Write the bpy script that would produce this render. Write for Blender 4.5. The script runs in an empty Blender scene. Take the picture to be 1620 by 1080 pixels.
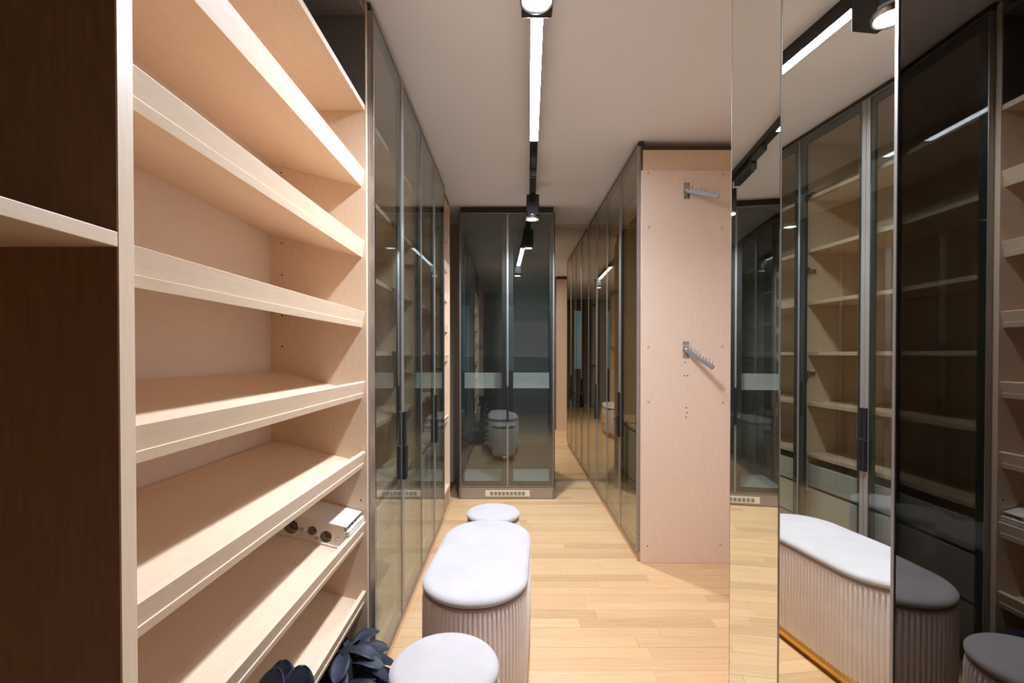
import bpy, bmesh, math, random
from mathutils import Vector, Matrix
random.seed(7)
PI = math.pi
sc = bpy.context.scene
C = bpy.data.collections.new('place'); sc.collection.children.link(C)

# ---------------------------------------------------------------- camera, world, exposure
EYE = 1.262
cd = bpy.data.cameras.new('camera'); cam = bpy.data.objects.new('camera', cd); C.objects.link(cam)
cd.sensor_width = 36.0; cd.lens = 16.0; cd.clip_start = 0.02
cam.location = (0, 0, EYE); cam.rotation_euler = (math.radians(90 - 0.6), 0, 0)
cd.shift_y = 27.5 / 1620.0
sc.camera = cam
w = bpy.data.worlds.new('world'); sc.world = w; w.use_nodes = True
w.node_tree.nodes['Background'].inputs[0].default_value = (0.42, 0.62, 0.9, 1)
w.node_tree.nodes['Background'].inputs[1].default_value = 0.6
vs = sc.view_settings
vs.view_transform = 'Standard'; vs.look = 'None'; vs.gamma = 1.0; vs.use_curve_mapping = False
vs.exposure = -0.12
cy = sc.cycles
cy.use_denoising = True
cy.max_bounces = 14; cy.diffuse_bounces = 7; cy.glossy_bounces = 8; cy.transparent_max_bounces = 32
cy.caustics_reflective = True; cy.blur_glossy = 0.6; cy.caustics_refractive = False
cy.sample_clamp_indirect = 6.0
LED_E = 190.0       # linear light emission
LIGHT_C = (.77, .855, 1.0)
SPOT_W = 36.0       # each spot lamp

# ---------------------------------------------------------------- materials
def srgb(r, g, b):
    f = lambda c: ((c / 255 + 0.055) / 1.055) ** 2.4 if c > 10 else c / 255 / 12.92
    return (f(r), f(g), f(b), 1)
def newmat(name):
    m = bpy.data.materials.new(name); m.use_nodes = True
    nt = m.node_tree; p = nt.nodes['Principled BSDF']
    return m, nt, p
def plain(name, col, rough=0.5, metal=0.0, noise=0.03, scale=40, **kw):
    m, nt, p = newmat(name)
    tc = nt.nodes.new('ShaderNodeTexCoord'); n = nt.nodes.new('ShaderNodeTexNoise')
    n.inputs['Scale'].default_value = scale
    nt.links.new(tc.outputs['Object'], n.inputs['Vector'])
    r = nt.nodes.new('ShaderNodeValToRGB')
    lo = [max(0, c * (1 - noise)) for c in col[:3]]; hi = [min(1, c * (1 + noise)) for c in col[:3]]
    r.color_ramp.elements[0].color = (*lo, 1); r.color_ramp.elements[1].color = (*hi, 1)
    r.color_ramp.elements[0].position = 0.3; r.color_ramp.elements[1].position = 0.7
    nt.links.new(n.outputs['Fac'], r.inputs['Fac']); nt.links.new(r.outputs['Color'], p.inputs['Base Color'])
    p.inputs['Roughness'].default_value = rough; p.inputs['Metallic'].default_value = metal
    for k, v in kw.items(): p.inputs[k.replace('_', ' ')].default_value = v
    return m
def wood(name, dark, light, scale=(1, 1, 1), rough=0.4, rnd=0.0, nscale=6.0, tints=None):
    """laminate with long fine grain; scale squeezes the grain along its axis"""
    m, nt, p = newmat(name)
    tc = nt.nodes.new('ShaderNodeTexCoord'); mp = nt.nodes.new('ShaderNodeMapping')
    mp.inputs['Scale'].default_value = scale
    oi = nt.nodes.new('ShaderNodeObjectInfo')
    ad = nt.nodes.new('ShaderNodeVectorMath'); ad.operation = 'ADD'
    mu = nt.nodes.new('ShaderNodeMath'); mu.operation = 'MULTIPLY'; mu.inputs[1].default_value = 37.0
    nt.links.new(oi.outputs['Random'], mu.inputs[0])
    nt.links.new(tc.outputs['Object'], ad.inputs[0]); nt.links.new(mu.outputs[0], ad.inputs[1])
    nt.links.new(ad.outputs[0], mp.inputs['Vector'])
    n = nt.nodes.new('ShaderNodeTexNoise'); n.inputs['Scale'].default_value = nscale
    n.inputs['Detail'].default_value = 6; n.inputs['Distortion'].default_value = 0.6
    nt.links.new(mp.outputs[0], n.inputs['Vector'])
    r = nt.nodes.new('ShaderNodeValToRGB')
    r.color_ramp.elements[0].position = 0.32; r.color_ramp.elements[1].position = 0.68
    r.color_ramp.elements[0].color = dark; r.color_ramp.elements[1].color = light
    nt.links.new(n.outputs['Fac'], r.inputs['Fac'])
    last = r.outputs['Color']
    if tints:
        tr = nt.nodes.new('ShaderNodeValToRGB'); tr.color_ramp.interpolation = 'CONSTANT'
        tr.color_ramp.elements[0].color = tints[0]
        tr.color_ramp.elements[1].position = 1 / len(tints); tr.color_ramp.elements[1].color = tints[1]
        for i, t in enumerate(tints[2:], 2):
            e = tr.color_ramp.elements.new(i / len(tints)); e.color = t
        nt.links.new(oi.outputs['Random'], tr.inputs['Fac'])
        mx = nt.nodes.new('ShaderNodeMix'); mx.data_type = 'RGBA'; mx.blend_type = 'MULTIPLY'
        mx.inputs['Factor'].default_value = 1.0
        nt.links.new(last, mx.inputs['A']); nt.links.new(tr.outputs['Color'], mx.inputs['B'])
        last = mx.outputs['Result']
    nt.links.new(last, p.inputs['Base Color'])
    p.inputs['Roughness'].default_value = rough
    return m
def glass(name, tint, base, gloss_col=(1, 1, 1, 1), power=5.0):
    """tinted pane: see-through tint plus a mirror reflection that grows towards grazing view"""
    m = bpy.data.materials.new(name); m.use_nodes = True; nt = m.node_tree
    nt.nodes.remove(nt.nodes['Principled BSDF']); out = nt.nodes['Material Output']
    t = nt.nodes.new('ShaderNodeBsdfTransparent'); t.inputs[0].default_value = tint
    g = nt.nodes.new('ShaderNodeBsdfGlossy'); g.inputs['Roughness'].default_value = 0.0; g.inputs[0].default_value = gloss_col
    lw = nt.nodes.new('ShaderNodeLayerWeight'); lw.inputs[0].default_value = 0.5
    po = nt.nodes.new('ShaderNodeMath'); po.operation = 'POWER'; po.inputs[1].default_value = power
    mr = nt.nodes.new('ShaderNodeMapRange'); mr.inputs['To Min'].default_value = base; mr.inputs['To Max'].default_value = 1.0
    mx = nt.nodes.new('ShaderNodeMixShader')
    nt.links.new(lw.outputs['Facing'], po.inputs[0]); nt.links.new(po.outputs[0], mr.inputs['Value'])
    nt.links.new(mr.outputs[0], mx.inputs[0]); nt.links.new(t.outputs[0], mx.inputs[1]); nt.links.new(g.outputs[0], mx.inputs[2])
    nt.links.new(mx.outputs[0], out.inputs['Surface'])
    return m
def emit(name, col, s):
    m = bpy.data.materials.new(name); m.use_nodes = True; nt = m.node_tree
    nt.nodes.remove(nt.nodes['Principled BSDF'])
    e = nt.nodes.new('ShaderNodeEmission'); e.inputs[0].default_value = col; e.inputs[1].default_value = s
    nt.links.new(e.outputs[0], nt.nodes['Material Output'].inputs['Surface'])
    return m

M = {}
M['beech'] = wood('beech_laminate', srgb(223, 195, 165), srgb(229, 203, 174), (30, 30, 2.5), 0.42)
M['beech_y'] = wood('beech_laminate_shelf', srgb(223, 195, 165), srgb(229, 203, 174), (30, 2.5, 30), 0.42)
M['pale'] = plain('pale_back_board', srgb(226, 210, 196), 0.55, noise=0.02)
M['pinkbeech'] = wood('pale_beech_panel', srgb(225, 199, 177), srgb(230, 205, 184), (26, 26, 2.0), 0.42)
M['taupe'] = plain('taupe_laminate', srgb(120, 112, 108), 0.5)
M['white'] = plain('white_laminate', srgb(225, 226, 224), 0.4)
M['drawer'] = plain('pale_grey_laminate', srgb(214, 208, 198), 0.45)
M['alu'] = plain('brushed_champagne_metal', srgb(168, 160, 153), 0.35, 0.6)
M['stile'] = plain('dark_grey_door_stile', srgb(74, 76, 74), 0.5, 0.2)
M['smoke'] = glass('smoked_glass', (0.78, 0.795, 0.775, 1), 0.095, (0.95, 1.0, 1.0, 1))
M['bronze'] = glass('bronze_glass', (0.76, 0.75, 0.68, 1), 0.13, (1.0, 0.97, 0.9, 1))
M['blackglass'] = glass('dark_bronze_glass', (0.14, 0.12, 0.11, 1), 0.12, (1.0, 0.95, 0.9, 1))
M['clear'] = glass('clear_shelf_glass', (0.80, 0.90, 0.88, 1), 0.04)
M['mirror'] = plain('mirror_silver', (0.86, 0.87, 0.83, 1), 0.0, 1.0, noise=0.0)
M['mirror_dim'] = plain('bronze_mirror_silver', (0.62, 0.56, 0.45, 1), 0.0, 1.0, noise=0.0)
M['black'] = plain('black_powder_coat', srgb(22, 22, 24), 0.45)
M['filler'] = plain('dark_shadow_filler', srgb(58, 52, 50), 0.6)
M['steel'] = plain('brushed_steel', (0.30, 0.30, 0.31, 1), 0.55, 0.7)
M['beech_shade'] = wood('shaded_beech_laminate', srgb(116, 80, 46), srgb(128, 90, 54), (30, 30, 2.5), 0.5)  # beech darkened to brown, the bay's shade put into the colour
M['chrome'] = plain('chrome', (0.55, 0.55, 0.56, 1), 0.22, 1.0)
M['gold'] = plain('brushed_gold', srgb(222, 176, 84), 0.25, 1.0)
M['velvet'] = plain('blush_velvet', srgb(236, 222, 216), 0.85, noise=0.05, scale=12, Sheen_Weight=0.9)
M['velvet_top'] = plain('pale_velvet_cushion', srgb(184, 176, 173), 0.85, noise=0.06, scale=9, Sheen_Weight=0.5)
M['seam'] = plain('taupe_piping', srgb(150, 126, 112), 0.8)
M['paint'] = plain('ceiling_paint', srgb(232, 230, 232), 0.8, noise=0.01, scale=3)
M['wallp'] = plain('wall_paint', srgb(206, 196, 184), 0.8, noise=0.02, scale=3)
M['slate'] = plain('slate_wall_paint', srgb(96, 104, 112), 0.8, noise=0.02, scale=3)
M['plastic'] = plain('ivory_plastic', srgb(235, 226, 214), 0.4, noise=0.01)
M['felt'] = plain('navy_felt', srgb(20, 29, 46), 0.55, noise=0.15, scale=60, Sheen_Weight=0.08)
M['felt_core'] = plain('black_felt', srgb(14, 14, 18), 0.9)
M['grille'] = plain('ivory_grille', srgb(228, 214, 186), 0.45)
M['slot'] = plain('grille_slot_grey', srgb(140, 130, 114), 0.6)
M['plinth'] = plain('oak_plinth', srgb(188, 150, 116), 0.5)
M['hole'] = plain('dark_drill_hole', srgb(40, 28, 20), 0.8)
M['cap'] = plain('screw_cover_cap', srgb(204, 168, 140), 0.5)
M['led'] = emit('led_diffuser', (*LIGHT_C, 1), LED_E)
M['lens'] = emit('spot_lens', (*LIGHT_C, 1), 20.0)
M['floorbase'] = plain('screed', srgb(120, 90, 60), 0.8)
M['oak'] = wood('oak_floor', srgb(192, 150, 106), srgb(226, 190, 144), (1.2, 22, 22), 0.38, nscale=3.0,
                tints=[(1, 1, 1, 1), (0.93, 0.9, 0.86, 1), (1.0, 0.97, 0.93, 1), (0.84, 0.80, 0.75, 1), (1, 1, 1, 1), (0.96, 0.92, 0.88, 1), (1, 0.985, 0.96, 1)])

# ---------------------------------------------------------------- helpers
def add_box(bm, x0, x1, y0, y1, z0, z1):
    x0, x1 = sorted((x0, x1)); y0, y1 = sorted((y0, y1)); z0, z1 = sorted((z0, z1))
    v = [bm.verts.new(p) for p in [(x0, y0, z0), (x1, y0, z0), (x1, y1, z0), (x0, y1, z0), (x0, y0, z1), (x1, y0, z1), (x1, y1, z1), (x0, y1, z1)]]
    for f in ((3, 2, 1, 0), (4, 5, 6, 7), (0, 1, 5, 4), (1, 2, 6, 5), (2, 3, 7, 6), (3, 0, 4, 7)):
        bm.faces.new([v[i] for i in f])
def add_prism(bm, prof, y0, y1):
    """(x, z) outline extruded along y"""
    a = [bm.verts.new((x, y0, z)) for x, z in prof]; b = [bm.verts.new((x, y1, z)) for x, z in prof]
    n = len(prof)
    bm.faces.new(a); bm.faces.new(b[::-1])
    for i in range(n): bm.faces.new((a[i], b[i], b[(i + 1) % n], a[(i + 1) % n]))
def add_lathe(bm, prof, seg=32, axis='z', org=(0, 0, 0), cap=True):
    """(radius, height) profile turned about an axis through org"""
    rings = []
    for r, h in prof:
        ring = []
        for k in range(seg):
            a = 2 * PI * k / seg; c, s = r * math.cos(a), r * math.sin(a)
            p = {'z': (c, s, h), 'y': (c, h, s), 'x': (h, c, s)}[axis]
            ring.append(bm.verts.new(Vector(p) + Vector(org)))
        rings.append(ring)
    for a, b in zip(rings, rings[1:]):
        for k in range(seg): bm.faces.new((a[k], a[(k + 1) % seg], b[(k + 1) % seg], b[k]))
    if cap: bm.faces.new(rings[0][::-1]); bm.faces.new(rings[-1])
def add_bar(bm, p, q, wdt, hgt):
    """rectangular bar from p to q, hgt measured upwards"""
    p, q = Vector(p), Vector(q); d = (q - p).normalized()
    s = d.cross(Vector((0, 0, 1))).normalized() * wdt / 2; u = s.cross(d).normalized() * hgt / 2
    vs_ = [bm.verts.new(o + a * s + b * u) for o in (p, q) for a, b in ((-1, -1), (1, -1), (1, 1), (-1, 1))]
    for f in ((3, 2, 1, 0), (4, 5, 6, 7), (0, 1, 5, 4), (1, 2, 6, 5), (2, 3, 7, 6), (3, 0, 4, 7)):
        bm.faces.new([vs_[i] for i in f])
def obj(name, bm, mat, parent=None, smooth=False, bevel=0.0):
    bmesh.ops.recalc_face_normals(bm, faces=bm.faces)
    me = bpy.data.meshes.new(name); bm.to_mesh(me); bm.free()
    me.materials.append(M[mat])
    if smooth:
        for p in me.polygons: p.use_smooth = True
    o = bpy.data.objects.new(name, me); C.objects.link(o)
    if parent: o.parent = parent
    if bevel:
        b = o.modifiers.new('bevel', 'BEVEL'); b.width = bevel; b.segments = 2; b.limit_method = 'ANGLE'
    return o
def B(*boxes):
    bm = bmesh.new()
    for b in boxes: add_box(bm, *b)
    return bm
def box(name, mat, parent, *b, bevel=0.0): return obj(name, B(b), mat, parent, bevel=bevel)
def tag(o, label, cat, group=None):
    o['label'] = label; o['category'] = cat
    if group: o['group'] = group
    return o
def thing(name, label, cat, loc=(0, 0, 0), group=None):
    o = bpy.data.objects.new(name, None); C.objects.link(o); o.location = loc; o.empty_display_size = 0.1
    return tag(o, label, cat, group)
class Rel:
    """makes parts in world coordinates and hangs them under a root placed at loc"""
    pass
def settle(root):
    """root sits at the base of the thing; children were built in world coordinates"""
    for c in root.children:
        c.matrix_parent_inverse = Matrix.Translation(-Vector(root.location))
def struct(name, bm, mat):
    o = obj(name, bm, mat); o['kind'] = 'structure'; return o

# ---------------------------------------------------------------- room shell
XL, XR, YB, YF, ZC = -0.91, 1.46, 4.53, -1.7, 2.55
fl = struct('floor', B((XL, XR, YF, YB, -0.05, -0.014)), 'floorbase')
struct('ceiling', B((XL - .1, XR + .1, YF - .1, YB + .1, ZC, ZC + .08)), 'paint')
struct('wall_left', B((XL - .08, XL, YF, YB, -0.05, ZC)), 'wallp')
struct('wall_right', B((XR, XR + .08, YF, YB, -0.05, ZC)), 'wallp')
struct('wall_back', B((XL, XR, YB, YB + .08, -0.05, ZC)), 'wallp')
# wall behind the photographer with two tall window slits and a door
sl = [(-0.86, -0.70), (-0.14, 0.05)]
wb = bmesh.new()
edges = [XL - .08, sl[0][0], sl[0][1], sl[1][0], sl[1][1], XR + .08]
for a, b in ((0, 1), (2, 3), (4, 5)): add_box(wb, edges[a], edges[b], YF - .08, YF, -0.05, ZC)
for a, b in sl:
    add_box(wb, a, b, YF - .08, YF, -0.05, 0.9); add_box(wb, a, b, YF - .08, YF, 2.3, ZC)
struct('wall_front', wb, 'slate')
for i, (a, b) in enumerate(sl):
    wn = struct('window_%d' % (i + 1), B((a, a + .015, YF - .06, YF - .02, .9, 2.3), (b - .015, b, YF - .06, YF - .02, .9, 2.3),
                (a + .015, b - .015, YF - .06, YF - .02, .9, .915), (a + .015, b - .015, YF - .06, YF - .02, 2.285, 2.3)), 'alu')
    box('pane', 'clear', wn, a + .015, b - .015, YF - .045, YF - .04, .915, 2.285)
dr = struct('door_1', B((0.2, 1.0, YF + .002, YF + .03, 0.0, 2.1)), 'slate')
box('door_frame', 'taupe', dr, .15, .2, YF + .001, YF + .035, 0, 2.15); box('door_frame', 'taupe', dr, 1.0, 1.05, YF + .001, YF + .035, 0, 2.15)
box('door_frame', 'taupe', dr, .2, 1.0, YF + .001, YF + .035, 2.1, 2.15)
box('door_handle', 'chrome', dr, .26, .38, YF + .03, YF + .07, 1.0, 1.02)

# oak planks: one shared mesh, rows run across the room
bm = bmesh.new(); add_box(bm, -.5, .5, -.5, .5, -.014, 0); bmesh.ops.recalc_face_normals(bm, faces=bm.faces)
pm = bpy.data.meshes.new('plank'); bm.to_mesh(pm); bm.free(); pm.materials.append(M['oak'])
RW = 0.0715; X0P, X1P = -0.56, 1.40
y = YF; row = 0
while y < YB - 0.005:
    h = min(RW, YB - y); x = X0P; first = True
    far = y < 0.9
    while x < X1P - 1e-4:
        L = random.uniform(.55, 1.05) if not far else random.uniform(1.0, 1.3)
        if first: L *= random.uniform(.3, 1.0); first = False
        e = x + L
        if e > X1P - .18: e = X1P
        o = bpy.data.objects.new('plank', pm); C.objects.link(o); o.parent = fl
        o.location = ((x + e) / 2, y + h / 2, random.uniform(-.0004, 0)); o.scale = (e - x - .0008, h - .0008, 1)
        x = e
    y += RW; row += 1

# ---------------------------------------------------------------- cabinets
TILT = math.radians(14.0); UX, UZ = -math.cos(TILT), math.sin(TILT); NX, NZ = math.sin(TILT), math.cos(TILT)
def tilted_shelf(root, zf, y0, y1, xf=-.546, depth=.335, th=.019):
    """shoe shelf rising to the back, with a toe lip standing on its front edge; zf = lower front edge"""
    P = lambda a, b: (xf + a * UX + b * NX, zf + a * UZ + b * NZ)
    bm = bmesh.new(); add_prism(bm, [P(0, 0), P(depth, 0), P(depth, th), P(0, th)], y0, y1)
    s = obj('shelf', bm, 'beech_y', root, bevel=.0008)
    bm = bmesh.new(); add_prism(bm, [P(.0025, th), P(.0165, th), P(.0165, th + .040), P(.0025, th + .040)], y0, y1)
    obj('toe_lip', bm, 'beech_y', s, bevel=.0008)
    return s

def door(root, xf, s, y0, y1, z0, z1, gl, handle_at=None, hinge_at=None, hz=(.45, 1.15, 1.75, 2.2)):
    """framed glass door in a plane x = xf facing s; handle_at / hinge_at are y positions"""
    X = lambda t: xf - s * t
    e = .004
    ea = eb = e
    if handle_at is not None:
        if abs(handle_at - y1) < .03: eb = .022
        else: ea = .022
    d = obj('door', B((X(0), X(.021), y0, y0 + ea, z0, z1), (X(0), X(.021), y1 - eb, y1, z0, z1),
                      (X(0), X(.021), y0 + ea, y1 - eb, z0, z0 + e), (X(0), X(.021), y0 + ea, y1 - eb, z1 - e, z1)), 'alu', root)
    box('pane', gl, d, X(.002), X(.006), y0 + ea, y1 - eb, z0 + e, z1 - e)
    f = .042
    obj('stile_frame', B((X(.0065), X(.0205), y0 + ea, y0 + f, z0 + e, z1 - e), (X(.0065), X(.0205), y1 - f, y1 - eb, z0 + e, z1 - e),
                         (X(.0065), X(.0205), y0 + f, y1 - f, z0 + e, z0 + f), (X(.0065), X(.0205), y0 + f, y1 - f, z1 - f, z1 - e)), 'stile', d)
    if handle_at is not None:
        ya, yb = (handle_at - .02, handle_at - .001) if abs(handle_at - y1) < .03 else (handle_at + .001, handle_at + .02)
        box('handle', 'black', d, X(-.012), X(.002), ya, yb, .842, .995, bevel=.0015)
        box('handle', 'black', d, X(-.018), X(.002), ya, yb, .682, .836, bevel=.0015)
    if hinge_at is not None:
        sg = 1 if hinge_at < (y0 + y1) / 2 else -1
        for z in hz:
            bm = bmesh.new()
            add_box(bm, X(.0205), X(.032), hinge_at + sg * .01, hinge_at + sg * .052, z - .016, z + .016)
            add_box(bm, X(.032), X(.085), hinge_at + sg * .018, hinge_at + sg * .034, z - .009, z + .009)
            obj('hinge', bm, 'chrome', d, bevel=.002)
    return d

def glass_cabinet(label, y0, y1, xf, s, depth, gl, shelves, drawers, shelf_mat='beech_y', inner='beech', name='glass_door_cabinet', chest=None, z0=.06, z1=2.52, rail=False):
    X = lambda t: xf - s * t
    r = thing(name, label, 'cabinet', ((X(.02) + X(depth)) / 2, (y0 + y1) / 2, 0), 'smoked glass wardrobe cabinets')
    p = .018; f = .0225
    box('side_panel', inner, r, X(f), X(depth), y0 + .0006, y0 + p, 0.0, z1)
    box('side_panel', inner, r, X(f), X(depth), y1 - p, y1 - .0006, 0.0, z1)
    box('back_panel', 'pale', r, X(depth - .008), X(depth), y0 + p, y1 - p, z0, z1)
    box('top_panel', inner, r, X(f), X(depth - .008), y0 + p, y1 - p, z1 - p, z1)
    box('bottom_panel', shelf_mat, r, X(f), X(depth - .008), y0 + p, y1 - p, z0, z0 + p)
    box('plinth', 'plinth', r, X(.010), X(f), y0, y1, 0.0, z0 - .004)
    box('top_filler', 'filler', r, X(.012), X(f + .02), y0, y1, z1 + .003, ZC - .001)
    for z in shelves:
        box('shelf', shelf_mat, r, X(.045), X(depth - .008), y0 + p, y1 - p, z, z + .02, bevel=.0008)
    for a, b in drawers:
        d = box('drawer', 'drawer', r, X(.05), X(.068), y0 + p + .003, y1 - p - .003, a, b, bevel=.001)
        obj('drawer_box', B((X(.068), X(depth - .03), y0 + p + .015, y1 - p - .015, a + .012, b - .03)), 'white', d)
    if rail:
        bm = bmesh.new(); add_lathe(bm, [(.0125, y0 + p), (.0125, y1 - p)], 16, 'y', (X(depth / 2), 0, 2.2))
        obj('clothes_rail', bm, 'chrome', r, True)
    ym = (y0 + y1) / 2
    door(r, xf, s, y0 + .001, ym - .001, z0, z1, gl, handle_at=ym - .001, hinge_at=y0 + .001)
    door(r, xf, s, ym + .001, y1 - .001, z0, z1, gl, handle_at=ym + .001, hinge_at=y1 - .001)
    settle(r)
    return r

# open shoe cabinet
YA, YZ = .640, 1.660
XF = -.530; XBK = -.884
r = thing('shoe_cabinet', 'tall open beech shoe cabinet with eight shelves, most tilted with toe lips', 'cabinet', (-.7, 1.15, 0), 'open beech shoe cabinets')
box('side_panel', 'beech', r, XF, XBK, YA - .0250, YA, 0, ZC - .012)
box('side_panel', 'beech', r, XF, XBK, YZ, YZ + .018, 0, ZC - .012)
box('back_panel', 'pale', r, XBK + .004, XBK - .004, YA, YZ, 0.0, 2.5)
box('top_panel', 'taupe', r, XF, XBK + .004, YA, YZ, 2.485, 2.503)
box('liner_panel', 'taupe', r, XF - .0005, XBK + .004, YZ - .004, YZ, 2.165, 2.485)
box('liner_panel', 'taupe', r, XF - .0005, XBK + .004, YA, YA + .004, 2.165, 2.485)
box('shelf', 'beech_y', r, XF - .004, XBK + .004, YA, YZ, 2.145, 2.165, bevel=.0008)
for k in range(7):
    tilted_shelf(r, .336 + k * .2555, YA, YZ)
box('bottom_panel', 'beech_y', r, XF - .003, XBK + .004, YA, YZ, .0, .018)
for x, z in ((-.838, 1.665), (-.838, 1.402), (-.838, 1.55), (-.838, 1.29), (-.553, .728), (-.838, 1.92), (-.838, 1.80)):
    bm = bmesh.new(); add_lathe(bm, [(.003, YZ - .0012), (.003, YZ + .001)], 10, 'y', (x, 0, z)); obj('pin_hole', bm, 'hole', r)
settle(r)

# neighbouring open wardrobe bay next to the camera
r = thing('open_wardrobe', 'dark shaded open wardrobe bay with one shelf beside the tall shoe cabinet', 'wardrobe', (-.7, .1, 0))
box('back_panel', 'pale', r, XBK + .004, XBK - .004, -.5, YA - .026, 0, 2.5)
box('side_panel', 'beech_shade', r, XF - .003, XBK, YA - .0258, YA - .0251, 0, 2.5)  # thin added sheet over the beech side, painted dark as its shade
box('side_panel', 'beech', r, XF, XBK, -.518, -.5, 0, 2.5)
sh = box('shelf', 'beech_y', r, XF, XBK + .004, -.5, YA - .0262, 1.406, 1.426, bevel=.001)
box('shelf_clip', 'chrome', sh, XF - .018, XF - .045, .462, .482, 1.386, 1.406, bevel=.003)
box('top_panel', 'beech_y', r, XF, XBK + .004, -.5, YA - .0262, 2.482, 2.5)
box('bottom_panel', 'beech_y', r, XF, XBK + .004, -.5, YA - .0262, .06, .078)
box('plinth', 'plinth', r, XF - .01, XF - .028, -.5, YA - .026, 0, .06)
settle(r)

XFL, XFR = -.508, .757
LS = [.66, .96, 1.255, 1.55, 1.855, 2.165]
glass_cabinet('smoked glass two-door cabinet beside the tall open shoe cabinet, beech shelves inside', 1.6795, 2.56, XFL, 1, .374, 'smoke', LS, [(.49, .615), (.29, .475), (.10, .275)])
glass_cabinet('smoked glass two-door cabinet beside the narrow open shoe cabinet', 2.5605, 3.43, XFL, 1, .374, 'smoke', LS, [(.49, .615), (.29, .475), (.10, .275)])
glass_cabinet('bronze glass two-door wardrobe beside the beech end panel with valet hooks', 2.765, 3.64, XFR, -1, .59, 'bronze', [2.25, .76], [(.42, .74), (.09, .405)], rail=True, name='glass_door_wardrobe')
glass_cabinet('bronze glass two-door wardrobe in the corner beside the tall wall mirror', 3.641, 4.518, XFR, -1, .59, 'bronze', [2.25, .66], [(.37, .64), (.09, .355)], rail=True, name='glass_door_wardrobe')

# narrow open shoe cabinet at the far left
r = thing('shoe_cabinet', 'narrow open beech shoe cabinet between the glass doors and the display cabinet', 'cabinet', (-.7, 3.66, 0), 'open beech shoe cabinets')
ya, yz = 3.449, 3.865
box('side_panel', 'beech', r, XF, XBK, ya - .018, ya, 0, 2.5)
box('side_panel', 'beech', r, XF, XBK, yz, yz + .018, 0, 2.5)
box('back_panel', 'pale', r, XBK + .004, XBK - .004, ya, yz, 0.0, 2.5)
box('top_panel', 'beech_y', r, XF, XBK + .004, ya, yz, 2.482, 2.5)
for z in (.69, 1.20, 1.445, 1.70, 1.955, 2.2): tilted_shelf(r, z, ya, yz)
box('bottom_panel', 'beech_y', r, XF, XBK + .004, ya, yz, .14, .158)
box('plinth', 'plinth', r, XF - .004, XF - .022, ya, yz, 0, .14)
box('top_filler', 'filler', r, XF - .01, XF - .03, ya - .018, yz + .018, 2.503, ZC - .001)
settle(r)

# display cabinet facing the corridor
DX0, DX1, DY, DYB = -.461, .372, 3.95, 4.50
r = thing('display_cabinet', 'two-door smoked glass display cabinet with glass shelves and vented plinth', 'cabinet', ((DX0 + DX1) / 2, 4.2, 0))
box('side_panel', 'taupe', r, DX0, DX0 + .016, DY, DYB, .004, 2.49)
box('side_panel', 'taupe', r, DX1 - .016, DX1, DY, DYB, .004, 2.49)
box('back_panel', 'taupe', r, DX0 + .016, DX1 - .016, DYB - .01, DYB, .1, 2.49)
box('top_panel', 'taupe', r, DX0 + .016, DX1 - .016, DY + .024, DYB - .01, 2.472, 2.49)
box('bottom_panel', 'white', r, DX0 + .016, DX1 - .016, DY + .024, DYB - .01, .112, .13)
box('drawer_front', 'white', r, DX0 + .017, DX1 - .017, DY + .15, DY + .166, .955, 1.095)
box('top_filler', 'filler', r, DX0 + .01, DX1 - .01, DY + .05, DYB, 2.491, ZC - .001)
for z in (2.21, 1.93, 1.23, .49):
    box('glass_shelf', 'clear', r, DX0 + .017, DX1 - .017, DY + .04, DYB - .012, z, z + .006)
pl = box('plinth', 'alu', r, DX0 + .017, DX1 - .017, DY + .006, DY + .022, .004, .10)
vx0, vx1 = -.232, .154
v = box('vent_grille', 'grille', r, vx0, vx1, DY + .001, DY + .0058, .022, .076, bevel=.001)
for k in range(9):
    xa = vx0 + .042 + k * .0345
    box('vent_slot', 'slot', v, xa, xa + .026, DY - .0004, DY + .003, .033, .065)
xm = -.038
def front_door(x0, x1, hx, gx):
    z0, z1 = .106, 2.484; e = .006; f = .047; Y = DY
    d = obj('door', B((x0, x0 + e, Y, Y + .022, z0, z1), (x1 - e, x1, Y, Y + .022, z0, z1), (x0 + e, x1 - e, Y, Y + .022, z0, z0 + e), (x0 + e, x1 - e, Y, Y + .022, z1 - e, z1)), 'alu', r)
    box('pane', 'smoke', d, x0 + e, x1 - e, Y + .002, Y + .006, z0 + e, z1 - e)
    obj('stile_frame', B((x0 + e, x0 + f, Y + .0065, Y + .021, z0 + e, z1 - e), (x1 - f, x1 - e, Y + .0065, Y + .021, z0 + e, z1 - e),
                         (x0 + f, x1 - f, Y + .0065, Y + .021, z0 + e, z0 + f), (x0 + f, x1 - f, Y + .0065, Y + .021, z1 - f, z1 - e)), 'stile', d)
    box('handle', 'black', d, *((hx - .008, hx)), Y - .014, Y + .002, .675, .985)
    for z in (.3, .95, 1.65, 2.3):
        sg = 1 if gx < (x0 + x1) / 2 else -1
        box('hinge', 'chrome', d, gx + sg * .012, gx + sg * .055, Y + .021, Y + .05, z - .012, z + .012, bevel=.002)
front_door(DX0 + .001, xm - .001, xm - .001, DX0)
front_door(xm + .001, DX1 - .001, xm + .009, DX1)
settle(r)

# tall mirror on the end wall
r = thing('wall_mirror', 'tall frameless bronze mirror on the end wall beside the display cabinet', 'mirror', (.57, YB, .02))
box('mirror_glass', 'mirror_dim', r, .374, .773, YB - .006, YB - .0005, .012, 2.505)
box('bottom_rail', 'alu', r, .374, .773, YB - .010, YB - .0005, 0.0, .012)
settle(r)

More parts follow.
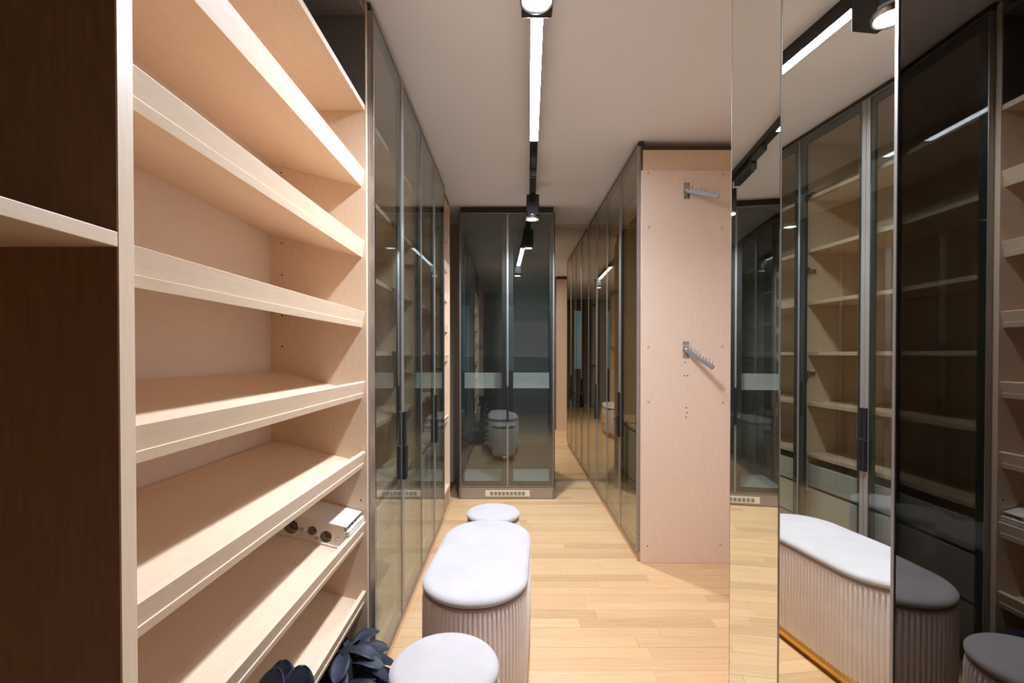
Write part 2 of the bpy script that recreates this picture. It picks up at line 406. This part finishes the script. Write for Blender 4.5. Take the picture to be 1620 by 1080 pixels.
# beech end panel with valet hooks
PY = 2.735
r = thing('end_panel', 'tall pale beech end panel carrying two chrome valet hooks', 'panel', (1.07, PY, 0))
box('panel_board', 'pinkbeech', r,   .778, 1.38, PY, PY + .018, 0.0, 2.362, bevel=.0008)
box('upper_board', 'beech', r, .788, 1.38, PY + .0182, PY + .029, 2.30, 2.49)
box('edge_strip', 'filler', r, .780, .788, PY + .0182, PY + .029, 2.30, 2.515)
box('top_strip', 'filler', r, .788, 1.38, PY + .0182, PY + .029, 2.49, 2.515)
def px(xp, yp, d): return ((xp - 810) * d / 720, EYE + (560 - yp) * d / 720)
for xp, yp in ((1025, 275), (1143, 277), (1026, 360), (1141, 361), (1026, 549), (1143, 548), (1026, 636), (1144, 637), (1141, 863)):
    x, z = px(xp, yp, PY)
    bm = bmesh.new(); add_lathe(bm, [(.009, PY + .001), (.009, PY - .0008)], 16, 'y', (x, 0, z)); obj('screw_cap', bm, 'cap', r)
for xp, yp in ((1084, 573), (1083, 594), (1086, 645), (1087, 653), (1086, 660), (1025, 865), (1088, 594)):
    x, z = px(xp, yp, PY)
    bm = bmesh.new(); add_lathe(bm, [(.0042, PY + .001), (.0042, PY - .0005)], 10, 'y', (x, 0, z)); obj('drill_hole', bm, 'hole', r)
settle(r)
def valet_hook(label, base, tip, n):
    b = Vector(base); t = Vector(tip)
    r = thing('valet_hook', label, 'hook', b, 'chrome valet hooks')
    bm = bmesh.new(); add_box(bm, b.x - .019, b.x + .019, b.y - .004, b.y, b.z - .05, b.z + .05)
    o = obj('wall_plate', bm, 'chrome', r, bevel=.003)
    for dx in (-.01, .01):
        for dz in (-.04, .04):
            bm = bmesh.new(); add_lathe(bm, [(.0035, b.y - .004), (.003, b.y - .0065)], 10, 'y', (b.x + dx, 0, b.z + dz)); obj('screw', bm, 'stile', o)
    bm = bmesh.new(); add_lathe(bm, [(.001, -.016), (.009, -.014), (.014, -.006), (.015, 0), (.014, .006), (.009, .014), (.001, .016)], 16, 'z', (b.x, b.y - .016, b.z - .002))
    obj('pivot', bm, 'chrome', r, True)
    s = Vector((b.x, b.y - .016, b.z - .004))
    bm = bmesh.new(); add_bar(bm, s, t, .013, .026); obj('arm', bm, 'steel', r, bevel=.002)
    for k in range(n):
        q = s.lerp(t, .18 + .78 * k / (n - 1))
        bm = bmesh.new(); add_lathe(bm, [(.0022, 0), (.0022, .024), (.003, .026), (.003, .029), (.001, .030)], 8, 'z', q + Vector((0, 0, .008)))
        obj('peg', bm, 'chrome', r, True)
    settle(r)
x, z = px(1085, 303, PY); valet_hook('chrome valet hook with pegs near the top of the beech end panel', (x, PY, z), (1.188, 2.62, 2.166), 9)
x, z = px(1085, 553, PY); valet_hook('chrome valet hook with pegs at mid height on the beech end panel', (x, PY, z), (1.152, 2.60, 1.183), 8)

# mirrored folding doors of the near right wardrobe
def slab(name, mat, parent, a, b, z0, z1, t0, t1, bevel=0):
    """upright slab along plan line a-b, between offsets t0 and t1 to the right-hand outside (+x side)"""
    a = Vector(a); b = Vector(b); d = (b - a).normalized(); n = Vector((d.y, -d.x))
    bm = bmesh.new(); P = [a + n * t0, b + n * t0, b + n * t1, a + n * t1]
    lo = [bm.verts.new((p.x, p.y, z0)) for p in P]; hi = [bm.verts.new((p.x, p.y, z1)) for p in P]
    bm.faces.new(lo); bm.faces.new(hi)
    for i in range(4): bm.faces.new((lo[i], lo[(i + 1) % 4], hi[(i + 1) % 4], hi[i]))
    return obj(name, bm, mat, parent, bevel=bevel)
r = thing('mirror_wardrobe', 'wardrobe with two slightly folded tall mirror doors facing the glass cabinets', 'wardrobe', (1.1, 1.1, 0))
box('side_panel', 'pinkbeech', r, .735, 1.45, 1.485, 1.503, 0, 2.50)
box('side_panel', 'pinkbeech', r, .80, 1.45, .78, .798, 0, 2.50)
box('back_panel', 'pale', r, 1.442, 1.45, .798, 1.485, 0, 2.50)
box('top_filler', 'filler', r, .745, 1.45, .79, 1.503, 2.503, ZC - .001)
for a, b in (((.680, 1.160), (.7065, 1.470)), ((.7025, .838), (.683, 1.1575))):
    d = slab('mirror_door', 'mirror', r, a, b, .012, 2.535, 0, .004)
    slab('door_board', 'taupe', d, a, b, .012, 2.535, .0042, .02)
    slab('edge_trim', 'alu', d, b, tuple(Vector(b) + (Vector(b) - Vector(a)).normalized() * .002), .012, 2.535, -.0005, .02)
settle(r)

# dark glass wardrobe next to the camera
r = thing('dark_glass_wardrobe', 'dark bronze glass wardrobe door standing next to the mirror doors', 'wardrobe', (1.0, .3, 0))
XD = .62; y0, y1 = -.02, .742
d = obj('door', B((XD, XD + .024, y1 - .006, y1, .012, 2.53), (XD, XD + .024, y0, y0 + .006, .012, 2.53), (XD, XD + .024, y0, y1, .006, .012), (XD, XD + .024, y0, y1, 2.53, 2.536)), 'alu', r)
box('pane', 'blackglass', d, XD + .002, XD + .007, y0 + .006, y1 - .006, .012, 2.53)
obj('stile_frame', B((XD + .0075, XD + .022, y1 - .045, y1 - .006, .012, 2.53), (XD + .0075, XD + .022, y0 + .006, y0 + .045, .012, 2.53)), 'stile', d)
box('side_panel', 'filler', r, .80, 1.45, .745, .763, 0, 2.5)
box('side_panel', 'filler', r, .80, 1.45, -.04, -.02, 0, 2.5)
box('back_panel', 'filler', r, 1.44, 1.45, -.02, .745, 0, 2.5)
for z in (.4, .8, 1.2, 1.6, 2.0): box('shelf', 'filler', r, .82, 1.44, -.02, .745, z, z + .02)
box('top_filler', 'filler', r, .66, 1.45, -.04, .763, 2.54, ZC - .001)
settle(r)

# floor edge strips
t = struct('trim_1', B((-.531, -.513, 1.68, 3.94, 0.0, .007)), 'plinth')
t = struct('trim_2', B((.765, .777, 2.76, 4.515, 0.0, .007)), 'plinth')

# ---------------------------------------------------------------- lights
TX = lambda y: .092 + .0367 * (y - 1.70)
ang = -math.atan(.0367)
def along(bm, y0, y1, wdt, z0, z1, off=0):
    for_p = [(TX(y0) - wdt / 2 + off, y0), (TX(y0) + wdt / 2 + off, y0), (TX(y1) + wdt / 2 + off, y1), (TX(y1) - wdt / 2 + off, y1)]
    lo = [bm.verts.new((x, y, z0)) for x, y in for_p]; hi = [bm.verts.new((x, y, z1)) for x, y in for_p]
    bm.faces.new(lo); bm.faces.new(hi)
    for i in range(4): bm.faces.new((lo[i], lo[(i + 1) % 4], hi[(i + 1) % 4], hi[i]))
r = thing('lighting_track', 'long black lighting track mounted on the ceiling', 'track', (TX(2.5), 2.5, ZC))
bm = bmesh.new(); along(bm, 1.2, 3.62, .046, 2.512, ZC); obj('rail', bm, 'black', r)
bm = bmesh.new(); along(bm, 3.62, 3.63, .05, 2.508, ZC); obj('end_cap', bm, 'black', r)
settle(r)
r = thing('linear_light', 'glowing white linear light module in the ceiling track', 'light', (TX(2.1), 2.1, 2.51))
bm = bmesh.new(); along(bm, 1.56, 2.64, .050, 2.500, 2.5118); along(bm, 1.56, 2.64, .003, 2.487, 2.500, -.0235); along(bm, 1.56, 2.64, .003, 2.487, 2.500, .0235); along(bm, 2.634, 2.64, .05, 2.487, 2.500); along(bm, 1.556, 1.562, .05, 2.487, 2.5); obj('housing', bm, 'black', r)
bm = bmesh.new(); along(bm, 1.565, 2.632, .0438, 2.489, 2.4998); obj('diffuser', bm, 'led', r)
settle(r)
r = thing('grille_light', 'black linear grille light module on the ceiling track', 'light', (TX(3.05), 3.05, 2.51))
bm = bmesh.new(); along(bm, 2.84, 3.0, .03, 2.478, 2.5118); obj('adapter', bm, 'stile', r)
bm = bmesh.new(); along(bm, 3.0, 3.30, .036, 2.43, 2.478); along(bm, 3.02, 3.05, .02, 2.478, 2.5118); obj('housing', bm, 'black', r)
for k in range(9):
    bm = bmesh.new(); along(bm, 3.012 + k * .032, 3.026 + k * .032, .03, 2.424, 2.4299); obj('louvre', bm, 'stile', r)
settle(r)
def spot_lamp(label, y, x, zl, zt, wd, lens_dy):
    r = thing('spot_lamp', label, 'spotlight', (x, y, zt), 'black track spotlights')
    bm = bmesh.new(); add_box(bm, x - wd / 2, x + wd / 2, y - wd / 2, y + wd / 2, zl + .018, zt); obj('housing', bm, 'black', r, bevel=.006)
    bm = bmesh.new(); add_box(bm, x - .016, x + .016, y - .05, y + .05, zt, 2.5118); obj('adapter', bm, 'black', r)
    yl = y + lens_dy; R = .053
    bm = bmesh.new(); add_lathe(bm, [(R, zl + .03), (R, zl), (R - .006, zl), (R - .008, zl + .006), (R - .008, zl + .03)], 40, 'z', (x - .004, yl, 0), cap=False); obj('lens_ring', bm, 'chrome', r, True)
    bm = bmesh.new(); add_lathe(bm, [(.001, zl + .004), (R - .0082, zl + .004), (R - .0082, zl + .008), (.001, zl + .008)], 40, 'z', (x - .004, yl, 0)); obj('lens', bm, 'lens', r)
    ld = bpy.data.lights.new('spot_beam', 'AREA'); ld.shape = 'DISK'; ld.size = .088; ld.energy = SPOT_W; ld.spread = math.radians(150)
    ld.color = LIGHT_C
    lo = bpy.data.objects.new('spot_beam', ld); C.objects.link(lo); lo.location = (x - .004, yl, zl + .003); lo.parent = r
    settle(r)
spot_lamp('black box spotlight on the track at the end of the glowing linear light', 1.487, .082, 2.367, 2.495, .102, -.045)
spot_lamp('black spotlight hanging from the track above the display cabinet', 3.48, TX(3.48), 2.285, 2.465, .094, 0)

# ---------------------------------------------------------------- ottomans
def outline(R, hl, n):
    """n points and outward normals on a stadium (straight half-length hl along y)"""
    per = 2 * PI * R + 4 * hl; pts = []
    for k in range(n):
        s = per * k / n
        if s < PI * R / 2: a = s / R; p = (R * math.cos(a), hl + R * math.sin(a)); q = (math.cos(a), math.sin(a))
        elif s < PI * R: a = s / R; p = (R * math.cos(a), hl + R * math.sin(a)); q = (math.cos(a), math.sin(a))
        elif s < PI * R + 2 * hl: u = s - PI * R; p = (-R, hl - u); q = (-1, 0)
        elif s < 2 * PI * R + 2 * hl: a = PI + (s - PI * R - 2 * hl) / R; p = (R * math.cos(a), -hl + R * math.sin(a)); q = (math.cos(a), math.sin(a))
        else: u = s - 2 * PI * R - 2 * hl; p = (R, -hl + u); q = (1, 0)
        pts.append((Vector(p), Vector(q)))
    return pts
def skin(bm, pts, rows, cap=True):
    rings = [[bm.verts.new((*(p + q * off(i)), z)) for i, (p, q) in enumerate(pts)] for z, off in rows]
    n = len(pts)
    for a, b in zip(rings, rings[1:]):
        for k in range(n): bm.faces.new((a[k], a[(k + 1) % n], b[(k + 1) % n], b[k]))
    if cap: bm.faces.new(rings[0][::-1]); bm.faces.new(rings[-1])
def ottoman(label, x, y, R, hl, H, rot, pleats, group=None):
    r = thing('ottoman', label, 'ottoman', (x, y, 0), group)
    S = 6; pts = outline(R, hl, pleats * S)
    zt = H - .040
    def pl(base, amp):
        return lambda i: base + amp * (abs(math.cos(PI * (i % S) / S)) ** .7 - 1)
    bm = bmesh.new()
    skin(bm, pts, [(.052, pl(-.004, .005)), (.074, pl(0, .009)), (zt * .5, pl(.001, .009)), (zt - .03, pl(.0005, .009)), (zt - .008, pl(-.002, .007)), (zt, pl(-.008, .004))])
    obj('pleated_body', bm, 'velvet', r, True)
    sm = outline(R, hl, 96)
    bm = bmesh.new(); c = lambda v: (lambda i: v)
    skin(bm, sm, [(zt - .002, c(-.012)), (zt + .002, c(-.0035)), (zt + .010, c(-.0035)), (zt + .0125, c(-.012))]); obj('piping', bm, 'seam', r, True)
    bm = bmesh.new()
    prof = [(zt + .011, -.014), (zt + .013, -.004), (zt + .017, 0), (H - .014, 0), (H - .009, -.003), (H - .004, -.009), (H - .001, -.018), (H, -.035), (H + .003, -R * .55), (H + .004, -R * .97)]
    skin(bm, sm, [(z, c(o)) for z, o in prof]); obj('cushion', bm, 'velvet_top', r, True)
    bm = bmesh.new()
    skin(bm, sm, [(0, c(-.006)), (.053, c(-.006))]); obj('base_band', bm, 'gold', r, True)
    r.rotation_euler.z = rot
    return r
ottoman('long oval blush velvet ottoman with pleated sides and gold base', -.122, 1.85, .192, .183, .456, -math.radians(4), 118)
ottoman('small round blush ottoman beside the navy petal cushions', -.182, 1.222, .146, 0, .43, 0, 55, 'small round ottomans')
ottoman('small round blush ottoman standing between the oval ottoman and the display cabinet', -.10, 2.43, .141, 0, .424, 0, 55, 'small round ottomans')

# ---------------------------------------------------------------- shoe organisers on a tilted shelf
def organiser(label, dy, k):
    """long moulded ivory cheek with round cut-outs and a tongue, lying along the shelf"""
    zf = .336 + .2555; th = .019
    P = lambda a, b: (-.546 + a * UX + b * NX, zf + a * UZ + b * NZ)
    r = thing('shoe_organiser', label, 'shoe organiser', (P(.1, th)[0], 1.49 + dy, P(.1, th)[1]), 'nested shoe organisers')
    y0 = 1.502 + dy; t = .006
    b0 = th + .001
    # cheek with round cut-outs: strips between the outer outline and the holes
    bm = bmesh.new(); L0, L1, Hh = .022, .285, .070
    cols = 60; hol = [(.085, .026, .020), (.135, .034, .016), (.205, .030, .024)]
    def top(a): return Hh * min(1, .55 + (a - L0) / .03) if a < L0 + .014 else Hh
    for i in range(cols):
        a0 = L0 + (L1 - L0) * i / cols; a1 = L0 + (L1 - L0) * (i + 1) / cols; am = (a0 + a1) / 2
        spans = [(0, top(am))]
        for hc, hb, hr in hol:
            if abs(am - hc) < hr:
                dh = math.sqrt(hr * hr - (am - hc) ** 2)
                spans = [(0, hb - dh), (hb + dh, top(am))]
        for s0, s1 in spans:
            if s1 - s0 > .001: add_prism(bm, [P(a0, b0 + s0), P(a1, b0 + s0), P(a1, b0 + s1), P(a0, b0 + s1)], y0, y0 + t)
    bmesh.ops.remove_doubles(bm, verts=bm.verts, dist=1e-5)
    c = obj('cheek', bm, 'plastic', r)
    bm = bmesh.new(); add_prism(bm, [P(.018, b0), P(.29, b0), P(.29, b0 + .005), P(.018, b0 + .005)], y0 - .006, y0 + .0001); obj('foot_rail', bm, 'plastic', r)
    bm = bmesh.new(); add_prism(bm, [P(L0 + .004, b0 + Hh), P(.29, b0 + Hh), P(.29, b0 + Hh + .004), P(L0 + .004, b0 + Hh + .004)], y0 - .001, y0 + .0298); obj('top_plate', bm, 'plastic', r, bevel=.001)
    for z in range(6):
        bm = bmesh.new(); zz = b0 + .006 + z * .0095
        add_prism(bm, [P(L0 - .012 + .002 * (z % 2), zz), P(L0 + .002, zz), P(L0 + .002, zz + .005), P(L0 - .012 + .002 * (z % 2), zz + .006)], y0 + .001, y0 + .0305); obj('ridge', bm, 'plastic', r)
    for a, b in ((.045, .03), (.168, .032), (.113, .015)):
        q = P(a, b0 + b); bm = bmesh.new(); add_lathe(bm, [(.0055, y0 + .001), (.0055, y0 - .0015), (.003, y0 - .002)], 14, 'y', (q[0], 0, q[1])); obj('rivet', bm, 'chrome', r, True)
    settle(r)
for k, lab in enumerate(['ivory plastic shoe organiser with round cut-outs, its whole cheek uncovered', 'ivory plastic shoe organiser nested second, behind the uncovered one',
                         'ivory plastic shoe organiser nested third in the stack', 'ivory plastic shoe organiser nested fourth in the stack', 'ivory plastic shoe organiser nested last, against the cabinet side']):
    organiser(lab, k * .0310, k)
# small metal clip on the shelf above
zf = .336 + 3 * .2555
P = lambda a, b: (-.546 + a * UX + b * NX, zf + a * UZ + b * NZ)
r = thing('metal_clip', 'small grey metal clip lying on a shoe shelf near its lip', 'clip', (P(.03, .02)[0], 1.56, P(.03, .02)[1]))
bm = bmesh.new(); add_prism(bm, [P(.022, .0195), P(.050, .0195), P(.050, .0225), P(.022, .0225)], 1.50, 1.62); obj('clip_plate', bm, 'chrome', r)
bm = bmesh.new(); add_prism(bm, [P(.024, .0226), P(.028, .0226), P(.028, .044), P(.024, .044)], 1.52, 1.62); obj('clip_flange', bm, 'chrome', r)
settle(r)

# ---------------------------------------------------------------- navy felt petals
def petal_mesh():
    bm = bmesh.new(); nu, nv = 12, 6; L, W = .105, .031; g = []
    for i in range(nu + 1):
        u = 1 - (1 - i / nu) ** 1.5; wd = W * (.45 + .55 * math.sin(PI / 2 * u / .62)) if u < .62 else W * math.sqrt(max(.01, 1 - ((u - .62) / .385) ** 2))
        rowv = []
        for j in range(nv + 1):
            v = 2 * j / nv - 1
            rowv.append(bm.verts.new((L * u, wd * v, .006 * v * v * (1 - .6 * u) + .018 * math.sin(PI * u) * .6 - .02 * u * u)))
        g.append(rowv)
    for i in range(nu):
        for j in range(nv): bm.faces.new((g[i][j], g[i + 1][j], g[i + 1][j + 1], g[i][j + 1]))
    me = bpy.data.meshes.new('petal'); bm.to_mesh(me); bm.free(); me.materials.append(M['felt'])
    for p in me.polygons: p.use_smooth = True
    return me
PM = petal_mesh()
def petal_cushion(label, cx, cy, rx, ry, H, rows, ylim, zb=0):
    r = thing('petal_cushion', label, 'cushion', (cx, cy, zb), 'navy petal cushions')
    bm = bmesh.new(); prof = [(math.cos(a), math.sin(a)) for a in [PI / 2 * k / 8 for k in range(9)]]
    rings = []
    for c, s in prof:
        rings.append([bm.verts.new((rx * .72 * max(c, .02) * math.cos(2 * PI * k / 24), ry * .72 * max(c, .02) * math.sin(2 * PI * k / 24), H * .86 * s)) for k in range(24)])
    for a, b in zip(rings, rings[1:]):
        for k in range(24): bm.faces.new((a[k], a[(k + 1) % 24], b[(k + 1) % 24], b[k]))
    bm.faces.new(rings[0][::-1]); bm.faces.new(rings[-1])
    obj('core', bm, 'felt_core', r, True)
    for ri, (el, n) in enumerate(rows):
        for k in range(n):
            az = 2 * PI * (k + .5 * (ri % 2)) / n + random.uniform(-.12, .12)
            ce, se = math.cos(el), math.sin(el)
            p = Vector((rx * .66 * ce * math.cos(az), ry * .66 * ce * math.sin(az), H * .84 * se))
            out = Vector((ce * math.cos(az) / rx, ce * math.sin(az) / ry, se / H * .9)).normalized()
            down = Vector((out.x * .9, out.y * .9, -.18 + random.uniform(-.12, .25)))
            if down.length < .2: down = Vector((math.cos(az), math.sin(az), .3))
            d = (down.normalized() * 1.0 + out * .25).normalized()
            sd = out.cross(d)
            if sd.length < .05: sd = Vector((-math.sin(az), math.cos(az), 0))
            sd.normalize(); up = d.cross(sd).normalized()
            if up.z < 0: up = -up; sd = -sd
            m = Matrix((d, sd, up)).transposed().to_4x4(); m.translation = p
            tip = Vector((cx, cy, 0)) + p + d * .105
            if (H >= .5 and tip.x < -.526) or (H < .5 and tip.x < -.552 and tip.z > .28) or tip.y > ylim or tip.x < -.86 or tip.z < .01: continue
            o = bpy.data.objects.new('petal', PM); C.objects.link(o); o.parent = r
            o.matrix_local = m @ Matrix.Scale(random.uniform(.85, 1.1), 4)
            so = o.modifiers.new('thickness', 'SOLIDIFY'); so.thickness = .0016
petal_cushion('navy felt petal cushion pushed under the lowest tilted shoe shelf', -.535, 1.46, .11, .19, .345, [(.12, 14), (.3, 14), (.5, 13), (.7, 12), (.9, 10), (1.12, 7), (1.4, 4)], 1.65, .0185)
petal_cushion('tall navy felt petal cushion standing in front of the open shoe cabinet', -.462, .90, .055, .08, .655, [(.15, 9), (.35, 9), (.55, 8), (.75, 7), (.95, 6), (1.15, 5), (1.38, 4)], 2)

# upright petals that crown the tall cushion
crown = [o for o in C.objects if o.name == 'petal_cushion.001'][0]
for dx, dy, lean, yaw in ((-.012, -.012, .10, -.15), (.012, -.002, -.22, .35), (0.0, .014, .15, .1)):
    d = Vector((-lean, .12, 1)).normalized(); n = Vector((math.sin(yaw), -math.cos(yaw), 0)); sd = n.cross(d).normalized(); n = d.cross(sd).normalized()
    m = Matrix((d, sd, n)).transposed().to_4x4(); m.translation = (dx, dy, .508)
    o = bpy.data.objects.new('petal', PM); C.objects.link(o); o.parent = crown; o.matrix_local = m @ Matrix.Scale(1.12, 4)
    so = o.modifiers.new('thickness', 'SOLIDIFY'); so.thickness = .0016
